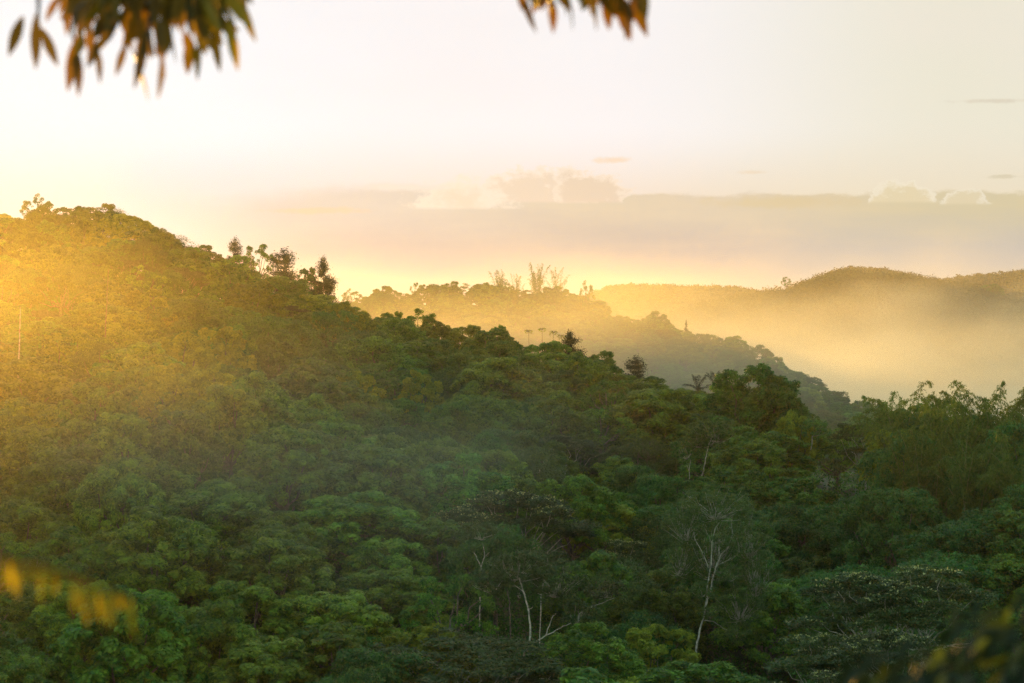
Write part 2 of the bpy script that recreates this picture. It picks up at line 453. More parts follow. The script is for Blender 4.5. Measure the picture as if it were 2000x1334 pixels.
# ------------------------------------------------------------------ terrain
def ip(x, xs, ys): return np.interp(x, xs, ys)
SKY1 = ([-600, -200, 0, 75, 130, 200, 260, 330, 400, 440, 500, 580, 640, 700, 760, 850, 950, 1050, 1150, 1250, 1350, 1450, 1530, 1600, 1680, 1800, 2000, 2300, 2800],
        [470, 420, 402, 392, 408, 404, 430, 450, 476, 492, 505, 548, 566, 594, 612, 632, 643, 660, 690, 714, 742, 745, 790, 815, 815, 800, 800, 790, 800])
YR1 = ([-600, 0, 500, 1000, 1500, 1700, 2000, 2800], [480, 475, 455, 430, 390, 350, 330, 320])
def zmain(px, y):
    yr = ip(px, *YR1); zr = (HY - ip(px, *SKY1)) / F * yr - 9.5
    yf, zf = 232.0, -52.0
    s = (y - yf) / (yr - yf)
    fr = zf + (zr - zf) * np.clip(s, 0, 1) ** 0.95
    fr = np.where(s < 0, zf + (y - yf) * 0.10, fr)
    return np.where(s > 1, zr - (y - yr) * 0.40, fr)
SKY2 = ([0, 600, 700, 760, 820, 900, 1000, 1080, 1150, 1190, 1250, 1320, 1400, 1450, 1500, 1560, 1600, 1650, 1750, 2000, 2600],
        [600, 590, 568, 572, 568, 556, 562, 566, 590, 606, 618, 636, 652, 672, 694, 724, 745, 778, 800, 860, 900])
SKY3 = ([600, 1200, 1350, 1430, 1480, 1560, 1600, 1650, 1700, 1760, 1830, 1900, 1950, 2000, 2200, 2600],
        [680, 640, 600, 580, 572, 556, 538, 528, 532, 536, 546, 556, 574, 590, 610, 650])
SKY4 = ([300, 1000, 1150, 1190, 1240, 1340, 1450, 1500, 1560, 1620, 1660, 1720, 1780, 1810, 1870, 1960, 2000, 2200, 2700],
        [600, 600, 575, 560, 556, 559, 561, 576, 560, 532, 521, 525, 536, 552, 541, 534, 528, 534, 560])
def zfar(px, y, sky, yr, yf, th, zf=-62.0):
    zr = (HY - ip(px, *sky)) / F * yr - th
    s = (y - yf) / (yr - yf)
    s2 = np.clip(s, 0, 1)
    fr = zf + (zr - zf) * (0.35 * s2 + 0.65 * s2 * s2 * (3 - 2 * s2))
    return np.where(s > 1, zr - (y - yr) * 0.35, np.where(s < 0, -99, fr))
def ground(x, y):
    x = np.asarray(x, float); y = np.asarray(y, float)
    ys = np.maximum(y, 1.0)
    px = 1000 + F * x / ys
    z = np.full(np.broadcast(x, y).shape, -62.0)
    r = np.hypot(x, y)
    z = np.maximum(z, -1.65 - 0.30 * r)
    a = zmain(px, ys)
    a = a + 9.0 * np.exp(-(((px - 430) / 330) ** 2 + ((y - 312) / 34) ** 2))       # near spur on the sunny side
    a = a + 4.0 * np.exp(-(((px - 1050) / 170) ** 2 + ((y - 268) / 22) ** 2))
    a = a - 7.0 * np.exp(-(((px - 1230) / 120) ** 2 + ((y - 300) / 50) ** 2))      # dark gully
    a = a - 5.0 * np.exp(-(((px - 1600) / 110) ** 2 + ((y - 290) / 50) ** 2))
    z = np.where(y > 150, np.maximum(z, a), z)
    z = np.where(y > 560, np.maximum(z, zfar(px, ys, SKY2, 850, 600, 8.0)), z)
    z = np.where(y > 1300, np.maximum(z, zfar(px, ys, SKY3, 1700, 1350, 7.0)), z)
    z = np.where(y > 2300, np.maximum(z, zfar(px, ys, SKY4, 3000, 2400, 6.0)), z)
    return z
def g1(x, y): return float(ground(x, y))

rr = np.concatenate([[0.01], np.geomspace(1.5, 190, 34), np.arange(196, 640, 5), np.arange(650, 1000, 12), np.arange(1010, 1900, 22), np.arange(1930, 3300, 45), [3600, 4200, 5000]])
th = np.concatenate([np.linspace(-180, -26, 40)[:-1], np.linspace(-26, 26, 210), np.linspace(26, 180, 40)[1:-1]])
TH, RR = np.meshgrid(np.radians(th), rr)
X, Y = np.sin(TH) * RR, np.cos(TH) * RR
Z = ground(X, Y)
rs = np.random.RandomState(5)
Z = Z + rs.normal(0, 0.12, Z.shape) * (RR > 3)
nr, nt = RR.shape
q = Q()
ii, jj = np.meshgrid(np.arange(nr - 1), np.arange(nt), indexing='ij')
j2 = (jj + 1) % nt
fc = np.stack([ii * nt + jj, (ii + 1) * nt + jj, (ii + 1) * nt + j2, ii * nt + j2], -1)
q.add(np.stack([X, Y, Z], -1), fc)
gm = bpy.data.materials.new('grassy_ground'); gm.use_nodes = True
t = N(gm.node_tree); p = gm.node_tree.nodes['Principled BSDF']
tcn = t.new('ShaderNodeTexCoord')
f1 = t.noise(tcn.outputs['Object'], 0.08, 5.0, 0.6); f2 = t.noise(tcn.outputs['Object'], 1.2, 5.0, 0.7)
c = t.mix(t.rng(f1, 0.4, 0.6), (0.022, 0.036, 0.012), (0.040, 0.044, 0.020))
c = t.mix(t.math('MULTIPLY', t.rng(f2, 0.4, 0.65), 0.6), c, (0.055, 0.055, 0.026))
t.put(p.inputs['Base Color'], c); p.inputs['Roughness'].default_value = 0.95
ter = bpy.data.objects.new('terrain', q.mesh('terrain', gm, True)); COL.objects.link(ter)
ter['kind'] = 'structure'; ter['label'] = 'grassy earth of the camera hill, valley and forested ridges'

# ------------------------------------------------------------------ planting
THINGS = []      # (empty, px, py_mid, label_look)
def px_of(x, y): return 1000 + F * x / y
def plant(kind, name, x, y, h, wid, label=None, cat='tree', group=None, rot=None, lean=(0, 0), z=None, look=None):
    k = K[kind]
    e = bpy.data.objects.new(name, None); COL.objects.link(e)
    zz = g1(x, y) if z is None else z
    e.location = (x, y, zz)
    e.rotation_euler = (lean[0], lean[1], random.uniform(0, 6.28) if rot is None else rot)
    e.scale = (wid / (2 * R0), wid / (2 * R0), h / H0)
    e.empty_display_size = 1.0
    e['category'] = cat
    if group: e['group'] = group
    def part(nm, me):
        o = bpy.data.objects.new(nm, me); o.parent = e; COL.objects.link(o)
    if 'trunk' in k: part('stem' if kind[:4] == 'stem' else 'trunk', k['trunk'])
    for c in k.get('culms', []): part('culm', c)
    part({'palm': 'fronds', 'bamb': 'leaves', 'stem': 'leaves'}.get(kind[:4], 'crown'), k['crown'])
    if 'blossom' in k: part('blossom', k['blossom'])
    e['label'] = label or ''
    THINGS.append((e, px_of(x, y), HY - F * (zz + h * 0.6) / y, look, label))
    return e

def solve(px, top, h, y0=232, y1=520):
    """walk up the slope along one bearing until a tree of height h reaches that photo row"""
    best, bd = None, 1e9
    for y in np.arange(y0, y1, 1.5):
        x = (px - 1000) / F * y
        pt = HY - F * (g1(x, y) + h) / y
        if abs(pt - top) < bd: bd, best = abs(pt - top), y
    return (px - 1000) / F * best, best

random.seed(7)
TAKEN = []       # (x, y, radius) ground already claimed by a particular tree
def special(kind, name, px, top, h, wid, label, cat='tree', y=None, **kw):
    if y is None: x, y = solve(px, top, h)
    else: x = (px - 1000) / F * y
    pin = kw.pop('pin', False)
    if pin: h = max(h * 0.6, (HY - top) / F * y - g1(x, y))
    TAKEN.append((x, y, wid * (0.08 if pin else 0.42)))
    return plant(kind, name, x, y, h, wid, label, cat, **kw)

LANDMARKS = []
def lm(phrase, px, py): LANDMARKS.append((phrase, px, py))

# the skyline of the near ridge
special('open1', 'broadleaf_tree', 75, 384, 11, 9, 'thin crown glowing yellow at the sunward crest of the near ridge', pin=True); lm('glowing crest tree', 75, 400)
special('broad1', 'broadleaf_tree', 195, 402, 11, 13, 'low wide crown with a serrated fringe beside the glowing crest tree', pin=True)
special('conifer1', 'conifer_tree', 458, 466, 11, 8, 'small dark spire poking out of the ridge crest beside the flat black pine', 'conifer', pin=True); lm('small dark spire', 458, 480)
special('open0', 'broadleaf_tree', 505, 478, 10, 8, 'small ragged dark tree between the small spire and the flat black pine', pin=True)
special('conifer1', 'conifer_tree', 552, 488, 10.5, 15, 'dark flat-topped pine reaching out over the ridge crest', 'conifer', pin=True); lm('flat black pine', 552, 500)
special('conifer0', 'conifer_tree', 632, 506, 11.5, 10, 'tallest dark layered conifer where the near ridge starts to drop', 'conifer', pin=True); lm('tall layered conifer', 632, 520)
special('broad2', 'broadleaf_tree', 603, 524, 8.5, 6, 'thin lit tree leaning against the tall layered conifer', pin=True)
special('open0', 'broadleaf_tree', 805, 604, 10.5, 9, 'leaning open tree with bare forks on the falling ridge line', pin=True, lean=(0, -0.2)); lm('leaning open tree', 805, 615)
special('broad2', 'broadleaf_tree', 768, 610, 8, 8, 'small flat-topped bush tree just uphill of the leaning open tree', pin=True)
special('broad1', 'broadleaf_tree', 850, 625, 8.5, 10, 'low rounded tree just downhill of the leaning open tree', pin=True)
special('broad0', 'broadleaf_tree', 915, 632, 9, 10, 'pale airy tree on the ridge line in front of the mist', pin=True)
special('broad0', 'broadleaf_tree', 975, 632, 9, 5, 'narrow brown tree standing alone on the ridge line before the mist', pin=True); lm('narrow brown tree', 975, 640)
for i, (px, top) in enumerate(((1034, 641), (1058, 637), (1080, 643), (1096, 650))):
    special('stem0', 'papaya_plant', px, top, 9.5, 5.5, ['uppermost thin stemmed plant with hanging hand leaves on the ridge line', 'tallest of the hand-leaved plants, second in their row',
            'shorter hand-leaved plant, third in the row towards the dark fir', 'last hand-leaved plant, right against the dark fir'][i], 'plant', pin=True, group='thin stemmed plants on the ridge line')
lm('hand-leaved plants', 1065, 655)
special('conifer0', 'conifer_tree', 1114, 650, 11.5, 11, 'dark fir next to the hand-leaved plants on the ridge line', 'conifer', pin=True); lm('dark fir', 1112, 670)
special('broad1', 'broadleaf_tree', 1170, 690, 9.5, 10, 'dark low tree between the dark fir and the spiky fir on the ridge line', pin=True)
special('conifer1', 'conifer_tree', 1240, 697, 11, 11, 'dark spiky fir halfway between the dark fir and the stiff palms', 'conifer', pin=True); lm('spiky fir', 1240, 720)
for i, (px, top) in enumerate(((1365, 724), (1395, 717), (1425, 727))):
    special('palm0', 'palm_tree', px, top, 9.5, 8, ['first dark palm of three with stiff arching fronds on the ridge line', 'middle and highest palm of the three stiff ones',
            'last of the three stiff palms, touching the rounded dark crown'][i], 'palm', pin=True, group='stiff palms on the ridge line')
lm('three stiff palms', 1395, 730)
special('broad3', 'broadleaf_tree', 1470, 718, 14, 17, 'big rounded dark tree at the valley end of the near ridge', pin=True, y=372); lm('big dark end tree', 1475, 740)
special('broad1', 'broadleaf_tree', 1515, 742, 13, 13, 'dark tree with a pointed top joined to the big dark end tree', pin=True, y=368)
# lit trees on the slope; most carry that light in the leaf colour
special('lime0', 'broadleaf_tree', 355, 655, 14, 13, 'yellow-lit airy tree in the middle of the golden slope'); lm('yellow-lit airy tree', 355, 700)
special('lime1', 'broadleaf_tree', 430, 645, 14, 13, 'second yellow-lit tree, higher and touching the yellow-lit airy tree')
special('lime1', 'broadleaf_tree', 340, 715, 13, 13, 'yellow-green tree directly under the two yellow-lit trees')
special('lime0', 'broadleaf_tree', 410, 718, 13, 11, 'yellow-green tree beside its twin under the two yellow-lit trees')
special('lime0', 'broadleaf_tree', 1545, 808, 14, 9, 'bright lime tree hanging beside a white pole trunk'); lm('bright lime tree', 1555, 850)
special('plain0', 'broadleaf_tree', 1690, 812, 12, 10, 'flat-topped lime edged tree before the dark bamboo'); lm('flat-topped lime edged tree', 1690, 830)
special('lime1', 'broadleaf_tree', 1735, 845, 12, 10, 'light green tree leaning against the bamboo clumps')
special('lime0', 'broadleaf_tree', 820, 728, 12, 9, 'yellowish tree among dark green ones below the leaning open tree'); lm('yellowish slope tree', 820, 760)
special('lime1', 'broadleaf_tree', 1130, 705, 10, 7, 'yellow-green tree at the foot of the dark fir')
# bamboo on the far bank
bam = [(1735, 762, 15, 15, 0, 318), (1775, 738, 17, 16, 1, 312), (1845, 748, 16, 15, 0, 306), (1890, 734, 17.5, 16, 1, 300), (1945, 740, 17, 16, 0, 298), (2010, 752, 17, 16, 1, 296), (2070, 745, 17, 16, 0, 300),
       (1800, 800, 15, 15, 0, 290), (1900, 812, 15, 16, 1, 282), (1985, 830, 15, 15, 0, 276)]
bl = ['outermost airy bamboo, its tips drooping over the mist', 'tall bamboo with feathery arching tips, next to the outermost one', 'bamboo in the dip between two taller feathery clumps',
      'tallest feathery bamboo against the cream mist', 'bamboo arching just behind the tallest feathery one', 'bamboo with drooping tips at the frame edge', 'bamboo standing past the frame edge one',
      'dense dark bamboo low before the feathery clumps', 'dense dark bamboo under the tallest feathery one', 'lighter green dense bamboo under the frame edge one']
for i, (px, top, h, w, v, y) in enumerate(bam):
    special('bamboo%d' % v, 'bamboo_clump', px, top - 18, h, w, bl[i], 'bamboo', y=y + 22, pin=True, group='bamboo clumps on the far bank')
lm('feathery bamboo', 1880, 800)
# flowering umbrella trees
special('flat0', 'flowering_tree', 1010, 938, 15, 17, 'umbrella tree whose layered top is dotted with pale blossom, pale forked trunk'); lm('pale-blossomed umbrella tree', 1010, 1000)
special('flat1', 'flowering_tree', 1140, 965, 14.5, 15, 'second blossoming umbrella crown, merged into the pale-blossomed one towards the valley')
special('flat0', 'flowering_tree', 920, 975, 13, 12, 'smaller blossoming crown on the sunward flank of the pale-blossomed umbrella tree')
special('flat1', 'flowering_tree', 1215, 1040, 13, 11, 'lowest blossoming crown drooping towards the gully')

# ------------------------------------------------------------------ particular trees with the pale trunks the photo shows
def front_depth(px, py):
    for yy in np.arange(214, 470, 1.0):
        if HY - F * (g1((px - 1000) / F * yy, yy) + 9.5) / yy < py: return yy
    return 400.0
def traced(name, label, y, lines, crown=None, mat='pale', cat='tree', depth=0.5, look=None):
    rs_ = np.random.RandomState(int(lines[0][0][0][0]))
    x0 = lines[0][0][0][0]
    y = 6 + front_depth(x0, min(lines[0][0][0][1], 1320))
    bx = (x0 - 1000) / F * y
    gz = g1(bx, y)
    e = bpy.data.objects.new(name, None); COL.objects.link(e)
    e.location = (bx, y, gz)
    e['label'] = label; e['category'] = cat
    tq = Q()
    for pts, ra, rb in lines:
        w = []
        for i, (a, b) in enumerate(pts):
            yo = math.sin(i * 1.7 + pts[0][0]) * depth if i else 0
            w.append(((a - 1000) / F * y - bx, yo if pts is not lines[0][0] else yo * 0.3, (HY - b) / F * y - gz))
        if pts is lines[0][0]: w.insert(0, (w[0][0] - 0.15, 0, -1.5))
        w = np.array(w); s = np.linspace(0, len(w) - 1, len(w) * 3)
        w = np.stack([np.interp(s, np.arange(len(w)), w[:, c]) for c in range(3)], 1)
        w[1:-1] = w[1:-1] + rs_.normal(0, 0.03, w[1:-1].shape)
        tube(tq, w, np.linspace(ra, rb, len(w)) * 0.55, 7)
    o = bpy.data.objects.new('trunk', tq.mesh('traced_trunk', M[mat], True)); o.parent = e; COL.objects.link(o)
    if crown:
        cm, blobs, per, ls = crown
        q = Q(); tw = Q()
        for (cx, cy, rx, ry, rd) in blobs:
            c = np.array([(cx - 1000) / F * y - bx, rd, (HY - cy) / F * y - gz])
            rad = np.array([rx / F * y, max(rx, ry) / F * y * 0.9, ry / F * y])
            nc = int(13 * rad[0] * rad[2]) + 6
            for j in range(nc):
                d = unit(rs_.normal(0, 1, 3)); cc = c + d * rad * rs_.uniform(0.5, 1.15)
                if j % 3 == 0: tube(tw, limb(c - np.array([0, 0, rad[2] * 0.8]), cc, rs_, 0.05, 4, 0.05), np.linspace(0.03, 0.012, 4), 4)
                k = int(per * rs_.uniform(0.5, 1.5))
                dd = unit(rs_.normal(0, 1, (k, 3)))
                leaves(q, cc + dd * rs_.uniform(0.2, 0.7, (k, 1)) * np.array([0.8, 0.8, 0.5]), dd + np.array([0, 0, 0.8]), ls * 1.25, rs_, 0.5, 0.5)
        o = bpy.data.objects.new('crown', q.mesh('traced_crown', M[cm])); o.parent = e; COL.objects.link(o)
        o2 = bpy.data.objects.new('twigs', tw.mesh('traced_twigs', M[mat], True)); o2.parent = o; COL.objects.link(o2)
    if cat != 'sapling': TAKEN.append((bx, y, 2.6)); TAKEN.append((bx, y - 4, 1.8))
    return e
YA = 232
traced('pale_trunk_tree', 'white trunked tree forking low at the bottom edge under the pale-blossomed umbrella tree', YA, [
    ([(1008, 1334), (1015, 1310), (1025, 1275), (1033, 1262), (1036, 1230), (1033, 1190), (1022, 1155), (1014, 1130), (1016, 1100)], 0.30, 0.10),
    ([(1033, 1262), (1048, 1250), (1072, 1238), (1098, 1226), (1115, 1217)], 0.15, 0.05),
    ([(1066, 1240), (1072, 1222), (1080, 1205), (1086, 1198)], 0.10, 0.04),
    ([(1033, 1190), (1040, 1185)], 0.08, 0.05),
    ([(1022, 1155), (1010, 1145), (998, 1145)], 0.08, 0.04)],
    ('flat', [(1010, 1110, 60, 35, 1.0), (1085, 1140, 55, 40, 2.0), (1130, 1200, 40, 25, 1.5), (960, 1140, 40, 30, 2)], 36, 0.14)); lm('low forking white trunk', 1035, 1240)
traced('pale_trunk_tree', 'tall white tree with a bare candelabra of limbs inside a round twiggy crown', 236, [
    ([(1360, 1260), (1366, 1235), (1374, 1205), (1380, 1170), (1382, 1140), (1387, 1110), (1390, 1080), (1392, 1050), (1398, 1030), (1405, 1020)], 0.24, 0.06),
    ([(1378, 1185), (1386, 1160), (1392, 1130), (1398, 1110), (1408, 1085), (1420, 1070), (1430, 1045), (1430, 1022)], 0.16, 0.05),
    ([(1384, 1110), (1376, 1090), (1368, 1072), (1358, 1055), (1356, 1040)], 0.10, 0.04),
    ([(1398, 1110), (1406, 1090), (1404, 1065), (1406, 1045)], 0.09, 0.03),
    ([(1375, 1212), (1392, 1214), (1408, 1224), (1430, 1236)], 0.10, 0.04),
    ([(1400, 1105), (1420, 1095), (1440, 1085)], 0.07, 0.02),
    ([(1390, 1060), (1382, 1042), (1376, 1030)], 0.07, 0.02),
    ([(1376, 1090), (1366, 1095), (1350, 1060)], 0.05, 0.02)],
    ('twiggy', [(1400, 990, 80, 38, 3.0), (1345, 1030, 45, 48, 3.0), (1465, 1050, 42, 60, 1.5), (1480, 1120, 40, 60, 1.0), (1450, 1180, 50, 50, 3.0), (1330, 1090, 35, 50, 3), (1400, 1080, 80, 80, 5.5), (1370, 1150, 22, 16, -1.5), (1425, 1120, 24, 16, -1.5), (1410, 1050, 20, 14, -1.2), (1385, 1195, 16, 12, -1.0), (1440, 1235, 26, 14, -0.6)], 40, 0.10)); lm('white candelabra tree', 1390, 1120)
traced('pale_trunk_tree', 'slim white trunk leaning in a dark hollow above the white candelabra tree', 262, [
    ([(1362, 960), (1366, 945), (1372, 925), (1377, 905), (1380, 888), (1384, 868), (1392, 852)], 0.14, 0.06)],
    ('fine', [(1395, 840, 45, 30, 1.0), (1365, 860, 30, 20, 2.0)], 40, 0.13)); lm('slim leaning white trunk', 1372, 910)
traced('pale_trunk_tree', 'short slim white trunk beside the leaning one in the dark hollow', 264, [
    ([(1348, 955), (1347, 935), (1346, 915), (1349, 898)], 0.12, 0.06), ([(1346, 920), (1341, 908)], 0.06, 0.03)],
    ('fine', [(1342, 880, 32, 22, 1.0)], 40, 0.13))
traced('pale_trunk_tree', 'white pole trunk standing beside the bright lime tree', 300, [
    ([(1579, 900), (1582, 885), (1585, 868), (1588, 850)], 0.17, 0.12)], ('fine', [(1592, 838, 26, 18, 0.5)], 40, 0.14)); lm('white pole trunk', 1585, 875)
traced('pale_trunk_tree', 'slender forked white trunk below the sunward blossoming crown', 240, [
    ([(938, 1175), (937, 1155), (940, 1130), (940, 1105), (947, 1085), (943, 1062)], 0.15, 0.06), ([(940, 1108), (932, 1092), (926, 1078)], 0.09, 0.04), ([(946, 1088), (956, 1078)], 0.06, 0.03)],
    ('flat', [(940, 1040, 45, 22, 1.5)], 36, 0.14)); lm('slender forked white trunk', 940, 1120)
traced('pale_trunk_tree', 'dim grey trunk rising between two white trunks under the blossom', 238, [
    ([(996, 1225), (997, 1200), (995, 1175), (990, 1150)], 0.15, 0.10)], ('flat', [(990, 1130, 34, 18, 1.5)], 36, 0.14), 'bark')
traced('pale_trunk_tree', 'white stem fork high inside the pale-blossomed umbrella tree', 244, [
    ([(1056, 1175), (1057, 1155), (1062, 1135), (1066, 1120), (1072, 1105)], 0.13, 0.05), ([(1058, 1150), (1075, 1142), (1090, 1138)], 0.06, 0.03), ([(1060, 1140), (1080, 1128)], 0.05, 0.02)],
    ('flat', [(1072, 1092, 34, 18, 1.0)], 36, 0.14))
traced('pale_trunk_tree', 'white branching stem under the drooping blossom crown', 240, [
    ([(1130, 1200), (1140, 1192), (1160, 1184), (1180, 1176), (1200, 1168)], 0.11, 0.04), ([(1138, 1194), (1134, 1178), (1132, 1166)], 0.06, 0.03)],
    ('flat', [(1185, 1155, 40, 18, 1.0)], 36, 0.14))
traced('dead_trunk', 'bare pale trunk standing tall in the yellow glow on the sunward slope', 392, [
    ([(36, 728), (37, 700), (38, 670), (39, 640), (40, 600)], 0.26, 0.12)], None, cat='dead tree'); lm('tall bare pale trunk', 38, 670)
traced('dead_trunk', 'thin grey bare trunk with one crooked side branch up on the golden slope', 425, [
    ([(206, 640), (208, 600), (210, 565), (212, 525)], 0.17, 0.08), ([(209, 588), (216, 596), (224, 600)], 0.06, 0.03)], None, 'bark', 'dead tree')
traced('dead_trunk', 'short bare stick close to the tall bare pale trunk', 395, [
    ([(72, 726), (72, 710), (73, 692)], 0.14, 0.08), ([(73, 700), (78, 694)], 0.05, 0.03)], None, 'bark', 'dead tree')
traced('pale_trunk_tree', 'pale stem curving out of the shaded spur foliage', 246, [
    ([(445, 1112), (436, 1102), (430, 1092), (428, 1084)], 0.09, 0.05)], ('rubber', [(425, 1070, 24, 16, 0.5)], 40, 0.15))
for i, (px, pb, pt, bend, lab) in enumerate((
        (66, 1180, 1105, 2, 'straight pale sapling stem in the dark below the orange fern'), (355, 1334, 1240, 8, 'pale crooked stem at the bottom edge under the shaded spur'),
        (305, 1110, 1070, 1, 'thin pale stem hanging in the shadow of the spur'), (498, 1334, 1300, 2, 'thin short pale stem at the bottom edge past the crooked one'),
        (590, 1334, 1290, 6, 'pale bowed sapling at the bottom edge below the spur'), (720, 1334, 1265, -6, 'slim pale sapling at the bottom edge sunward of the low forking trunk'),
        (1285, 1334, 1262, 8, 'leaning pale sapling at the bottom edge in the gully'), (1268, 1245, 1215, 6, 'short pale twig stem in the gully shade'))):
    traced('slender_sapling', lab, 234 + i, [([(px, pb), (px + bend * .3, pb * .7 + pt * .3), (px - bend * .4, pb * .35 + pt * .65), (px + bend, pt)], 0.07, 0.03)],
           ('fine', [(px + bend, pt - 4, 26, 18, 0.6), (px, pt + 20, 22, 20, 1.2)], 30, 0.14), 'bark' if i % 2 else 'pale', cat='sapling')

# ------------------------------------------------------------------ the forest on the near ridge, tree by tree
rnd = random.Random(11)
def claimed(x, y, r):
    return any((x - a) ** 2 + ((y - b) * 0.8) ** 2 < (r * 0.6 + c) ** 2 * 0.8 for a, b, c in TAKEN)
y = 210.0; row = 0
while y < 492:
    s = float(ip(y, [226, 330, 480], [11.5, 10.5, 9.0]))
    xa, xb = (-130 - 1000) / F * y, (2130 - 1000) / F * y
    x = xa + (row % 2) * s * 0.5
    while x < xb:
        jx, jy = x + rnd.uniform(-0.3, 0.3) * s, y + rnd.uniform(-0.3, 0.3) * s
        x += s
        px = px_of(jx, jy)
        if jy > float(ip(px, *YR1)) + 6: continue
        z = g1(jx, jy)
        top = HY - F * (z + 11) / jy
        if top > 1450: continue
        if 1860 < px and 1010 < top < 1130 and jy < 275: continue          # grassy clearing
        if 1440 < px < 1620 and top > 1180: continue
        if claimed(jx, jy, s * 0.5): continue
        spur = math.exp(-(((px - 450) / 420) ** 2 + ((jy - 300) / 60) ** 2))
        u = rnd.random()
        if spur > 0.35 and u < 0.92: kind, nm, look = 'rubber%d' % rnd.randrange(4), 'rubber_tree', rnd.choice(['knobbly green rubber tree', 'lumpy rounded rubber tree', 'thick cauliflower-crowned rubber tree'])
        elif px > 1450 and u < 0.55: kind, nm, look = 'fine%d' % rnd.randrange(3), 'fine_leaved_tree', rnd.choice(['dark fine-leaved tree', 'soft deep green tree'])
        elif u < 0.08: kind, nm, look = 'twiggy%d' % rnd.randrange(2), 'fine_leaved_tree', 'thin brownish twiggy tree'
        elif u < 0.13: kind, nm, look = 'lime%d' % rnd.randrange(2), 'broadleaf_tree', 'light yellow-green airy tree'
        elif u < 0.20: kind, nm, look = 'open%d' % rnd.randrange(3), 'broadleaf_tree', 'open-crowned tree with visible limbs'
        elif u < 0.24: kind, nm, look = 'plain0', 'layered_tree', 'flat-layered green tree'
        elif u < 0.42: kind, nm, look = 'fine%d' % rnd.randrange(3), 'fine_leaved_tree', rnd.choice(['soft fine-leaved tree', 'feathery fine-leaved tree'])
        elif u < 0.55: kind, nm, look = 'rubber%d' % rnd.randrange(4), 'rubber_tree', 'compact knobbly rubber tree'
        else: kind, nm, look = 'broad%d' % rnd.randrange(4), 'broadleaf_tree', rnd.choice(['bushy green broadleaf tree', 'rounded leafy broadleaf tree', 'ragged-topped broadleaf tree'])
        big = 1.3 if rnd.random() < 0.14 else 1.0
        h = (12.5 if jy < 330 else 10.8) * rnd.uniform(0.82, 1.15) * (1 + (big - 1) * 0.6)
        if jy > float(ip(px, *YR1)) - 14: h = 9.7 * rnd.uniform(0.8, 1.15)
        wd = s * rnd.uniform(1.1, 1.5) * big
        plant(kind, nm, jx, jy, h, wd, None, 'tree', look=look, group='trees crowding the near forested ridge', lean=(rnd.uniform(-.05, .05), rnd.uniform(-.05, .05)))
    y += s * 0.82; row += 1

# ------------------------------------------------------------------ the misty second ridge
S2 = []
special('bambooup0', 'bamboo_clump', 975, 528, 15, 13, 'thin pale bamboo standing upright on the misty second ridge', 'bamboo', y=852, pin=True)
special('bambooup1', 'bamboo_clump', 1010, 536, 13, 12, 'lower bamboo between the two tall clumps on the misty ridge', 'bamboo', y=850, pin=True)
special('bambooup0', 'bamboo_clump', 1050, 515, 17, 14, 'tallest golden bamboo plume of the misty second ridge', 'bamboo', y=848, pin=True); lm('golden bamboo plumes', 1020, 545)
special('bambooup1', 'bamboo_clump', 1085, 524, 16, 14, 'golden bamboo leaning towards the lone round tree on the misty ridge', 'bamboo', y=852, pin=True)
special('open1', 'broadleaf_tree', 1146, 552, 11, 7, 'lone round tree on a stalk at the end of the misty crest', y=848, pin=True); lm('lone round tree on a stalk', 1146, 565)
special('open2', 'broadleaf_tree', 812, 552, 9, 5, 'small lollipop tree sticking out of the misty golden crest', y=850, pin=True); lm('lollipop tree', 812, 560)
special('broad2', 'broadleaf_tree', 1282, 608, 10, 11, 'wide round crown halfway down the misty second ridge', y=846, pin=True); lm('wide misty crown', 1282, 620)
special('conifer0', 'conifer_tree', 1340, 626, 7, 3, 'tiny narrow fir on the descending misty skyline', 'conifer', y=848, pin=True)
y = 700.0; row = 0
while y < 858:
    s = 11.0 if y < 800 else 9.0
    px = 620 + (row % 2) * 25
    while px < 1800:
        x = (px - 1000) / F * y
        jx, jy = x + rnd.uniform(-0.3, 0.3) * s, y + rnd.uniform(-.3, .3) * s
        px += s * F / y
        pp = px_of(jx, jy); z = g1(jx, jy); top = HY - F * (z + 9) / jy
        if top > float(ip(pp, *SKY1)) - 6 and not (1520 < pp < 1760 and top < 835): continue
        if claimed(jx, jy, 2): continue
        u = rnd.random()
        kind = 'broad%d' % rnd.randrange(4) if u < 0.6 else 'rubber%d' % rnd.randrange(4) if u < 0.8 else 'open%d' % rnd.randrange(3) if u < 0.9 else 'fine%d' % rnd.randrange(3)
        e = plant(kind, 'hazy_tree', jx, jy, 8.2 * rnd.uniform(0.7, 1.3), s * rnd.uniform(1.0, 1.45), None, 'tree', look='misted', group='trees on the misty second ridge')
    y += s * 1.1; row += 1

# ------------------------------------------------------------------ labels: look + where it stands among the landmark trees
def side_word(dx, dy):
    a = math.degrees(math.atan2(-dy, dx)) % 360
    return ['valleyward of', 'uphill valleyward of', 'straight above', 'uphill sunward of', 'sunward of', 'downhill sunward of', 'straight below', 'downhill valleyward of'][int((a + 22.5) // 45) % 8]
used = {}
rows = [t_ for t_ in THINGS if not t_[4]]
for e, px, py, look, _ in rows:
    if look == 'misted':
        c = [l for l in LANDMARKS if l[0] in ('golden bamboo plumes', 'lone round tree on a stalk', 'lollipop tree', 'wide misty crown')]
        look = 'faint golden tree' if px < 1150 else 'faint grey-green tree'
    else:
        c = [l for l in LANDMARKS if l[0] not in ('golden bamboo plumes', 'lone round tree on a stalk', 'lollipop tree', 'wide misty crown')]
    c = sorted(c, key=lambda l: (l[1] - px) ** 2 + ((l[2] - py) * 1.3) ** 2)
    dx, dy = px - c[0][1], py - c[0][2]
    d = math.hypot(dx, dy)
    key = (side_word(dx, dy), c[0][0])
    used.setdefault(key, []).append((d, e, look))
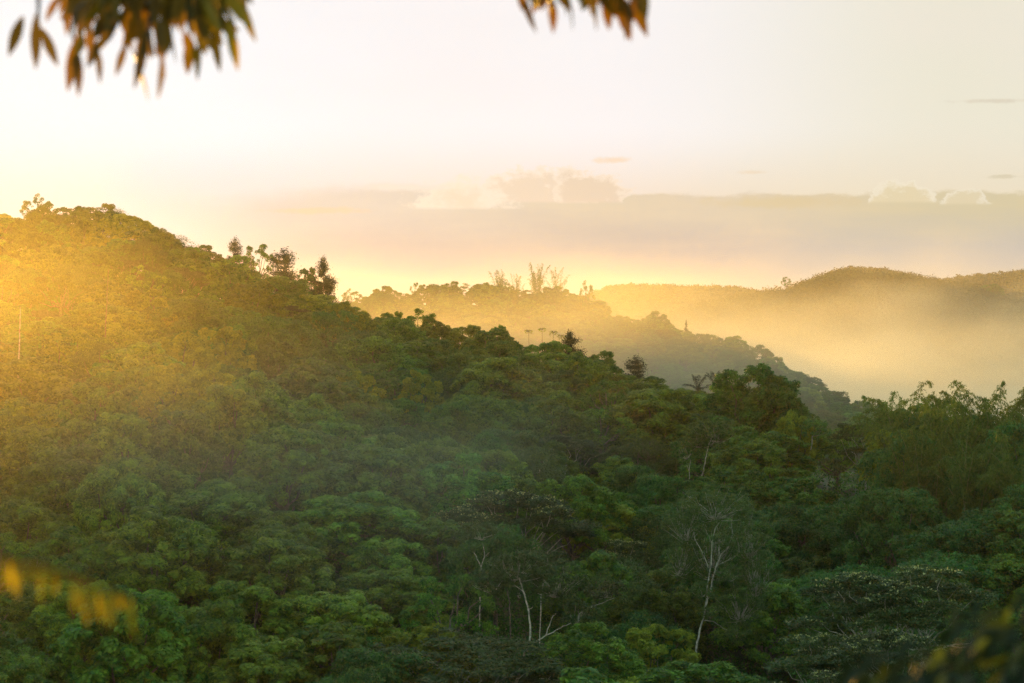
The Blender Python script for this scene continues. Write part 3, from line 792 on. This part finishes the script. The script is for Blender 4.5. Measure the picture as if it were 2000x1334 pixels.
ordn = ['nearest', 'second', 'third', 'fourth', 'fifth', 'sixth', 'seventh', 'eighth', 'ninth', 'tenth', 'eleventh', 'twelfth', 'thirteenth', 'fourteenth', 'fifteenth', 'sixteenth', 'seventeenth', 'eighteenth', 'nineteenth', 'twentieth']
for (sw, l), v in used.items():
    v.sort(key=lambda q_: q_[0])
    for i, (d, e, look) in enumerate(v):
        if len(v) == 1: e['label'] = '%s %s the %s' % (look, sw, l)
        elif i < 20: e['label'] = '%s, %s one %s the %s' % (look, ordn[i], sw, l)
        else: e['label'] = '%s, farther out %s the %s' % (look, sw, l)

# ------------------------------------------------------------------ far forest and undergrowth (stuff)
def mass(name, pts, hs, ws, per, leaf, mat, label, seed):
    rs_ = np.random.RandomState(seed); q = Q()
    m = len(pts)
    d = unit(rs_.normal(0, 1, (m, per, 3)) + np.array([0, 0, 0.35]))
    knob = 1 + 0.30 * np.sin(d[..., 0] * 5 + rs_.uniform(0, 6, (m, 1))) * np.sin(d[..., 1] * 5 + rs_.uniform(0, 6, (m, 1)))
    sh = np.stack([ws, ws, hs * 0.55], 1)[:, None]
    pos = pts[:, None] + np.array([0, 0, 1.0]) * (hs * 0.5)[:, None, None] + d * sh * (knob * rs_.uniform(0.75, 1.0, knob.shape))[..., None]
    a = np.clip(rs_.uniform(0, 0.6, (m, 1)) + rs_.uniform(-.2, .4, (m, per)), 0, 1)
    leaves(q, pos.reshape(-1, 3), (d + np.array([0, 0, 0.3])).reshape(-1, 3), leaf, rs_, 0.6, 0.6, a.reshape(-1))
    o = bpy.data.objects.new(name, q.mesh(name, M[mat])); COL.objects.link(o)
    o['kind'] = 'stuff'; o['label'] = label; o['category'] = 'forest'
rs = np.random.RandomState(77)
def scatter(m, y0, y1, p0, p1, keep):
    yy = rs.uniform(y0, y1, m); pp = rs.uniform(p0, p1, m)
    xx = (pp - 1000) / F * yy; zz = ground(xx, yy)
    k = keep(pp, yy, zz)
    return np.stack([xx, yy, zz], 1)[k]
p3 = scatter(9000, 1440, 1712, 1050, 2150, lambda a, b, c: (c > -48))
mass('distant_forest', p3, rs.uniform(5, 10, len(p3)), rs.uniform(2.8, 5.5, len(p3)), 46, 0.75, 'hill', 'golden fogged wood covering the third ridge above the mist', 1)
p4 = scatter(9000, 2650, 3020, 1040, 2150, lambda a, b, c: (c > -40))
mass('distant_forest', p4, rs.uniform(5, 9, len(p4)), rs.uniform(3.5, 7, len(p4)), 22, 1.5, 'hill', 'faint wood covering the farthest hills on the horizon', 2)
pu = scatter(14000, 200, 490, -150, 2150, lambda a, b, c: (b < ip(a, *YR1)))
mass('undergrowth', pu, rs.uniform(1.2, 3.4, len(pu)), rs.uniform(0.8, 1.7, len(pu)), 60, 0.17, 'fine', 'dark tangled scrub between the trunks of the near ridge', 3)
pu = scatter(3500, 640, 858, 500, 1800, lambda a, b, c: (c > -58))
mass('undergrowth', pu, rs.uniform(2, 5, len(pu)), rs.uniform(1.5, 3.0, len(pu)), 50, 0.35, 'broad', 'hazy scrub filling the second ridge between its trees', 4)
special('open0', 'broadleaf_tree', 1535, 541, 12, 10, 'tiny lone crown where the third ridge dips into mist', y=1702, pin=True)
special('broad0', 'broadleaf_tree', 1938, 553, 17, 20, 'round crown bulging from the far shoulder of the third ridge', y=1690, pin=True)

# lower corner: sheets of the nearer flowering trees on the valley floor
for i, (px, top, y_, h, w, v, lab) in enumerate((
        (1700, 1098, 190, 10, 11, 0, 'low spreading tree with white-tipped leaves before the grassy clearing'),
        (1800, 1090, 188, 10.5, 11, 1, 'white-tipped tree whose crown reaches up to the grassy clearing'),
        (1610, 1225, 176, 8.5, 9, 1, 'low tree with pale leaf tips at the bottom over the grassy dip'),
        (1730, 1215, 172, 9, 10, 0, 'pale-tipped tree under the two spreading white-tipped ones'),
        (1650, 1300, 165, 7, 8, 1, 'bright green low crown at the very bottom before the dark shrub'))):
    x = (px - 1000) / F * y_
    plant('flat%d' % v, 'flowering_tree', x, y_, h, w, lab, z=(HY - top) / F * y_ - h, rot=rnd.uniform(0, 6))

# ------------------------------------------------------------------ things close to the camera (out of focus)
def blade(q, base, d, L, w, rs_, curl=0.25, k=6):
    """one long leaf: a folded curved blade"""
    d = unit(np.asarray(d, float)); side = unit(np.cross(d, unit(rs_.normal(0, 1, 3) + np.array([0, -1.5, 0])))); up = np.cross(side, d)
    t_ = np.linspace(0, 1, k)
    wd = w * np.sin(np.clip(t_, 0.03, 0.985) * math.pi) ** 0.75 * (1 - 0.25 * t_)
    mid = np.asarray(base) + d * (t_ * L)[:, None] + np.array([0, 0, -1.0]) * (curl * L * t_ ** 2)[:, None]
    a = mid + side * wd[:, None] + up * (wd * 0.3)[:, None]; b = mid - side * wd[:, None] + up * (wd * 0.3)[:, None]
    v = np.stack([a, mid, b], 1).reshape(-1, 3); f = []
    for i in range(k - 1):
        for j in (0, 1):
            f.append((i * 3 + j, i * 3 + j + 1, (i + 1) * 3 + j + 1, (i + 1) * 3 + j))
    q.add(v, f, np.full(len(v), rs_.uniform(0, 1)))
def at(px, py, y): return np.array([(px - 1000) / F * y, y, (HY - py) / F * y])

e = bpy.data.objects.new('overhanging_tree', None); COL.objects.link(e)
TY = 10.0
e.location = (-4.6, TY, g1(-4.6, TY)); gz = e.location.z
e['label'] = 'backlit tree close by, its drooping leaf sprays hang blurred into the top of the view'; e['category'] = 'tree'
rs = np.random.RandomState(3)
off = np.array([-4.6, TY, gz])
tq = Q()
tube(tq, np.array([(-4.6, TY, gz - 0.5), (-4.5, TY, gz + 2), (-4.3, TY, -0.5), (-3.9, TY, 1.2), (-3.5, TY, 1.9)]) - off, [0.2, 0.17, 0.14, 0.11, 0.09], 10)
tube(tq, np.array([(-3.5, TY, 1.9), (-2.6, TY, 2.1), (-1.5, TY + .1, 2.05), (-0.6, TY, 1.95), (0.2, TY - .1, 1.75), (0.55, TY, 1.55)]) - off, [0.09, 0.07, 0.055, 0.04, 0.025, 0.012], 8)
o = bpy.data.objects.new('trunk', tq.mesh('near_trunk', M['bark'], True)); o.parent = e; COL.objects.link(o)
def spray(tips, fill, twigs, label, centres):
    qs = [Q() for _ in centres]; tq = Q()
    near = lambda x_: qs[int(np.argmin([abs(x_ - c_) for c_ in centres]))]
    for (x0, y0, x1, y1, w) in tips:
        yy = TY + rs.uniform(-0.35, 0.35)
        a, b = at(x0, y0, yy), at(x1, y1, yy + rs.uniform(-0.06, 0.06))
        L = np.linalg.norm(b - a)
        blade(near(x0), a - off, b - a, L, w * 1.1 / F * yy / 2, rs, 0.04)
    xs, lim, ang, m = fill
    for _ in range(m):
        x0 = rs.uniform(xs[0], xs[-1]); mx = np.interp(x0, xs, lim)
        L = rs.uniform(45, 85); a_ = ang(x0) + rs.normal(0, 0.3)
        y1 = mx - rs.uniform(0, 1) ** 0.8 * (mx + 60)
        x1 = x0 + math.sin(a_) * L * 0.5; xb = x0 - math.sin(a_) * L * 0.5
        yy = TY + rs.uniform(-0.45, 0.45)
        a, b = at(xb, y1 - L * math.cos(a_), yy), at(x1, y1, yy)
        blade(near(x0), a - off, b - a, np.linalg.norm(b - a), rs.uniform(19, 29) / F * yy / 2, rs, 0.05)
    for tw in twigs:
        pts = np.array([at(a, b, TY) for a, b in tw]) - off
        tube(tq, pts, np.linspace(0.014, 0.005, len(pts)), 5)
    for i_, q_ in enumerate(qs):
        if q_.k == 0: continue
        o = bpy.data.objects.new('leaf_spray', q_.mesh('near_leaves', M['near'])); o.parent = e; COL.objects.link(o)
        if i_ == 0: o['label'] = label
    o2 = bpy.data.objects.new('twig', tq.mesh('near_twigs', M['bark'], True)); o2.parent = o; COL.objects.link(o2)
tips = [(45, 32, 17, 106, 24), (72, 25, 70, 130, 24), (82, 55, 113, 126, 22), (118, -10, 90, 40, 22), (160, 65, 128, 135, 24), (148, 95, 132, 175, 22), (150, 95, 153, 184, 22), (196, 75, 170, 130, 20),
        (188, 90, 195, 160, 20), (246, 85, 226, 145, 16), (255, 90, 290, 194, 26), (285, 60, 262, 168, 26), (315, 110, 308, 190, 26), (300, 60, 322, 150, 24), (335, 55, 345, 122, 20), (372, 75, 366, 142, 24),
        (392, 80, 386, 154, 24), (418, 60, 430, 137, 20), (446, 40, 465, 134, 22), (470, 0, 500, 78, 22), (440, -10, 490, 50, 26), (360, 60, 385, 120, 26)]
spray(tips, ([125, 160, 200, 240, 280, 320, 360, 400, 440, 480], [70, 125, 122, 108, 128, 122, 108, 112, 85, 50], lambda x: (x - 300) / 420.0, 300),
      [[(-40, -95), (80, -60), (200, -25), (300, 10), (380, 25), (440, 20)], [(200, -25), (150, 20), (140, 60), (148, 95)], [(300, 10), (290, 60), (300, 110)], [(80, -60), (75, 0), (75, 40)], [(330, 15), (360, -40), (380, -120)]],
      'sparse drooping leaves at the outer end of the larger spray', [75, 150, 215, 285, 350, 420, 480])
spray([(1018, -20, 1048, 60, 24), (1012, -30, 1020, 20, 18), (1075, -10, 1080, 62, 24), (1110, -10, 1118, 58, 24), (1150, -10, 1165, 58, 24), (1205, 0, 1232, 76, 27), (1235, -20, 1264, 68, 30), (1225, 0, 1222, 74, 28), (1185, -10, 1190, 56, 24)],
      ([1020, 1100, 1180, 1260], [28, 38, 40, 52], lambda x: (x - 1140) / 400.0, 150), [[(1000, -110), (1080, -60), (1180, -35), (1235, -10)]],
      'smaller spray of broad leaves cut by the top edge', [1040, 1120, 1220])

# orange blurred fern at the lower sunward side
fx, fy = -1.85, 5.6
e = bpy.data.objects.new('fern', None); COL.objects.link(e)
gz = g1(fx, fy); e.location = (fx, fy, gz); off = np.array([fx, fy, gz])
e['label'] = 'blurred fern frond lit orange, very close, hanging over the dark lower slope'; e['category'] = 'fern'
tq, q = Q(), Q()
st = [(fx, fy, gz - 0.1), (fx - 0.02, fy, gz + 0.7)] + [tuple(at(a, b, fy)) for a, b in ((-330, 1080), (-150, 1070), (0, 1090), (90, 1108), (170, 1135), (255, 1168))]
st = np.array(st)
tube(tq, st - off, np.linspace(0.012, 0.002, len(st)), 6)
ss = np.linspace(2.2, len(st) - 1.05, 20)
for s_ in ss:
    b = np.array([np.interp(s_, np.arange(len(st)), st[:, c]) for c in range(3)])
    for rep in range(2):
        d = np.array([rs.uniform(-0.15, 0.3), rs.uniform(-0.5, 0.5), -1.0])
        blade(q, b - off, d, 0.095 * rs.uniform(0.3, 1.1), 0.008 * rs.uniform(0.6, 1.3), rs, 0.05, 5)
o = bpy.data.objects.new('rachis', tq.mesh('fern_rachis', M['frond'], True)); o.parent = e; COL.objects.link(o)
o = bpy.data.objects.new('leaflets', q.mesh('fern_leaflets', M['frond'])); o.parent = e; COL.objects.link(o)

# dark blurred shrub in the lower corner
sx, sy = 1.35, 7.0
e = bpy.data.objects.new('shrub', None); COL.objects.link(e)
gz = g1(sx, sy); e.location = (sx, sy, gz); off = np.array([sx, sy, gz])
e['label'] = 'dark blurred shrub filling the bottom corner, a few blades coloured yellow-green as if lit'; e['category'] = 'shrub'
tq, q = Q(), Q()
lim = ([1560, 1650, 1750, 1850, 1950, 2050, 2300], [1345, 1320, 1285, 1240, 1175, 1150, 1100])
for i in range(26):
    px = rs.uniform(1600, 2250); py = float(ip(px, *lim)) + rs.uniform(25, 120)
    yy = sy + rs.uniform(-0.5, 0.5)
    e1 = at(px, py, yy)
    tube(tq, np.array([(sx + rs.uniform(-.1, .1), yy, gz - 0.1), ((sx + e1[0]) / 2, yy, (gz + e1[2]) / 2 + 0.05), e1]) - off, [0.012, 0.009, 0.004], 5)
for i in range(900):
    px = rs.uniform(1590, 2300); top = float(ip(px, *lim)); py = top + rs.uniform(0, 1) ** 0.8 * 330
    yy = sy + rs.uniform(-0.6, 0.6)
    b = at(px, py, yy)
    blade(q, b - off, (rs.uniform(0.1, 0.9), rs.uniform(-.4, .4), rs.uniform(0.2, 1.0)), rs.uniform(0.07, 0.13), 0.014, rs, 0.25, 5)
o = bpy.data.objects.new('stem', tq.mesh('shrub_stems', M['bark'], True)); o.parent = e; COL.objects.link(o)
q.a = [a_ ** 7 for a_ in q.a]  # only a few blades take the bright colour, painted as if lit
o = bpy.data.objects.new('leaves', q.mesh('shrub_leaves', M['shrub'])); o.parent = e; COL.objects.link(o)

# ------------------------------------------------------------------ air
def volume_box(name, x0, x1, y0, y1, z0, z1, dens, col, g, label):
    v = [(x, y_, z) for x in (x0, x1) for y_ in (y0, y1) for z in (z0, z1)]
    me = bpy.data.meshes.new(name)
    me.from_pydata(v, [], [(0, 1, 3, 2), (4, 6, 7, 5), (0, 4, 5, 1), (2, 3, 7, 6), (0, 2, 6, 4), (1, 5, 7, 3)])
    o = bpy.data.objects.new(name, me); COL.objects.link(o)
    m = bpy.data.materials.new(name); m.use_nodes = True; m.node_tree.nodes.clear()
    t_ = N(m.node_tree)
    pv = t_.new('ShaderNodeVolumePrincipled')
    pv.inputs['Color'].default_value = (*col, 1); pv.inputs['Density'].default_value = dens; pv.inputs['Anisotropy'].default_value = g
    ou = t_.new('ShaderNodeOutputMaterial'); t_.l.new(pv.outputs[0], ou.inputs['Volume'])
    me.materials.append(m)
    o['kind'] = 'stuff'; o['label'] = label; o['category'] = 'haze'
    return o, m, pv, t_
volume_box('haze', -5100, 5100, -5100, 5100, -75, 57, 0.000035, (0.95, 0.95, 0.96), 0.75, 'thin golden evening haze hanging over the whole valley')

# mist banks: closed lens shaped clouds of denser air with soft ragged sides
def mist(name, cx, cy, cz, rx, ry, rz, dens, label, g=0.55, seed=0.0, sc=1.0, wisp=0.9):
    import bmesh
    bm = bmesh.new(); bmesh.ops.create_icosphere(bm, subdivisions=4, radius=1.0)
    for v in bm.verts: v.co = Vector((v.co.x * rx, v.co.y * ry, v.co.z * rz))
    me = bpy.data.meshes.new(name); bm.to_mesh(me); bm.free()
    o = bpy.data.objects.new(name, me); COL.objects.link(o); o.location = (cx, cy, cz)
    m = bpy.data.materials.new(name); m.use_nodes = True; m.node_tree.nodes.clear()
    t_ = N(m.node_tree)
    tcn = t_.new('ShaderNodeTexCoord')
    mp = t_.new('ShaderNodeMapping'); mp.inputs['Scale'].default_value = (1 / rx, 1 / ry, 1 / rz)
    t_.l.new(tcn.outputs['Object'], mp.inputs[0])
    ln = t_.new('ShaderNodeVectorMath', operation='LENGTH'); t_.l.new(mp.outputs[0], ln.inputs[0])
    mp2 = t_.new('ShaderNodeMapping'); mp2.inputs['Scale'].default_value = (0.012 * sc, 0.012 * sc, 0.03 * sc); mp2.inputs['Location'].default_value = (seed, 0, 0)
    t_.l.new(tcn.outputs['Object'], mp2.inputs[0])
    ns = t_.noise(mp2.outputs[0], 1.0, 3.0, 0.55)
    fall = t_.rng(t_.math('ADD', ln.outputs['Value'], t_.math('MULTIPLY', t_.math('SUBTRACT', ns, 0.5), wisp)), 0.95, 0.15)
    pv = t_.new('ShaderNodeVolumePrincipled')
    pv.inputs['Color'].default_value = (1.0, 0.95, 0.80, 1); pv.inputs['Anisotropy'].default_value = g
    t_.put(pv.inputs['Density'], t_.math('MULTIPLY', fall, dens))
    ou = t_.new('ShaderNodeOutputMaterial'); t_.l.new(pv.outputs[0], ou.inputs['Volume'])
    me.materials.append(m)
    o['kind'] = 'stuff'; o['label'] = label; o['category'] = 'mist'
    return o
mist('mist_bank', 190, 1180, -38, 430, 240, 52, 0.0044, 'thick cream mist lying in the valley before the third ridge', g=0.35, wisp=1.5)
mist('mist_bank', 320, 1450, 0, 540, 190, 56, 0.0010, 'thin golden mist clinging to the slope of the third ridge', g=0.6, wisp=1.3, seed=2.0)
mist('mist_bank', -5, 640, -20, 170, 120, 42, 0.0033, 'mist rising between the near ridge and the second ridge', g=0.6, seed=5.0, sc=1.6, wisp=1.4)
mist('mist_bank', -20, 258, -17, 42, 52, 17, 0.0018, 'faint haze patch drifting low over the middle of the near slope', g=0.6, seed=15.0, sc=3.0, wisp=2.2)
mist('mist_bank', -47, 140, -1, 42, 125, 19, 0.00105, 'thin golden mist added for its glow in the air before the sunward slope', g=0.80, seed=8.0, sc=2.5, wisp=1.6)  # added so that its scattering veils the sunward slope in gold
SC.cycles.volume_step_rate = 1.0
SC.cycles.volume_max_steps = 128
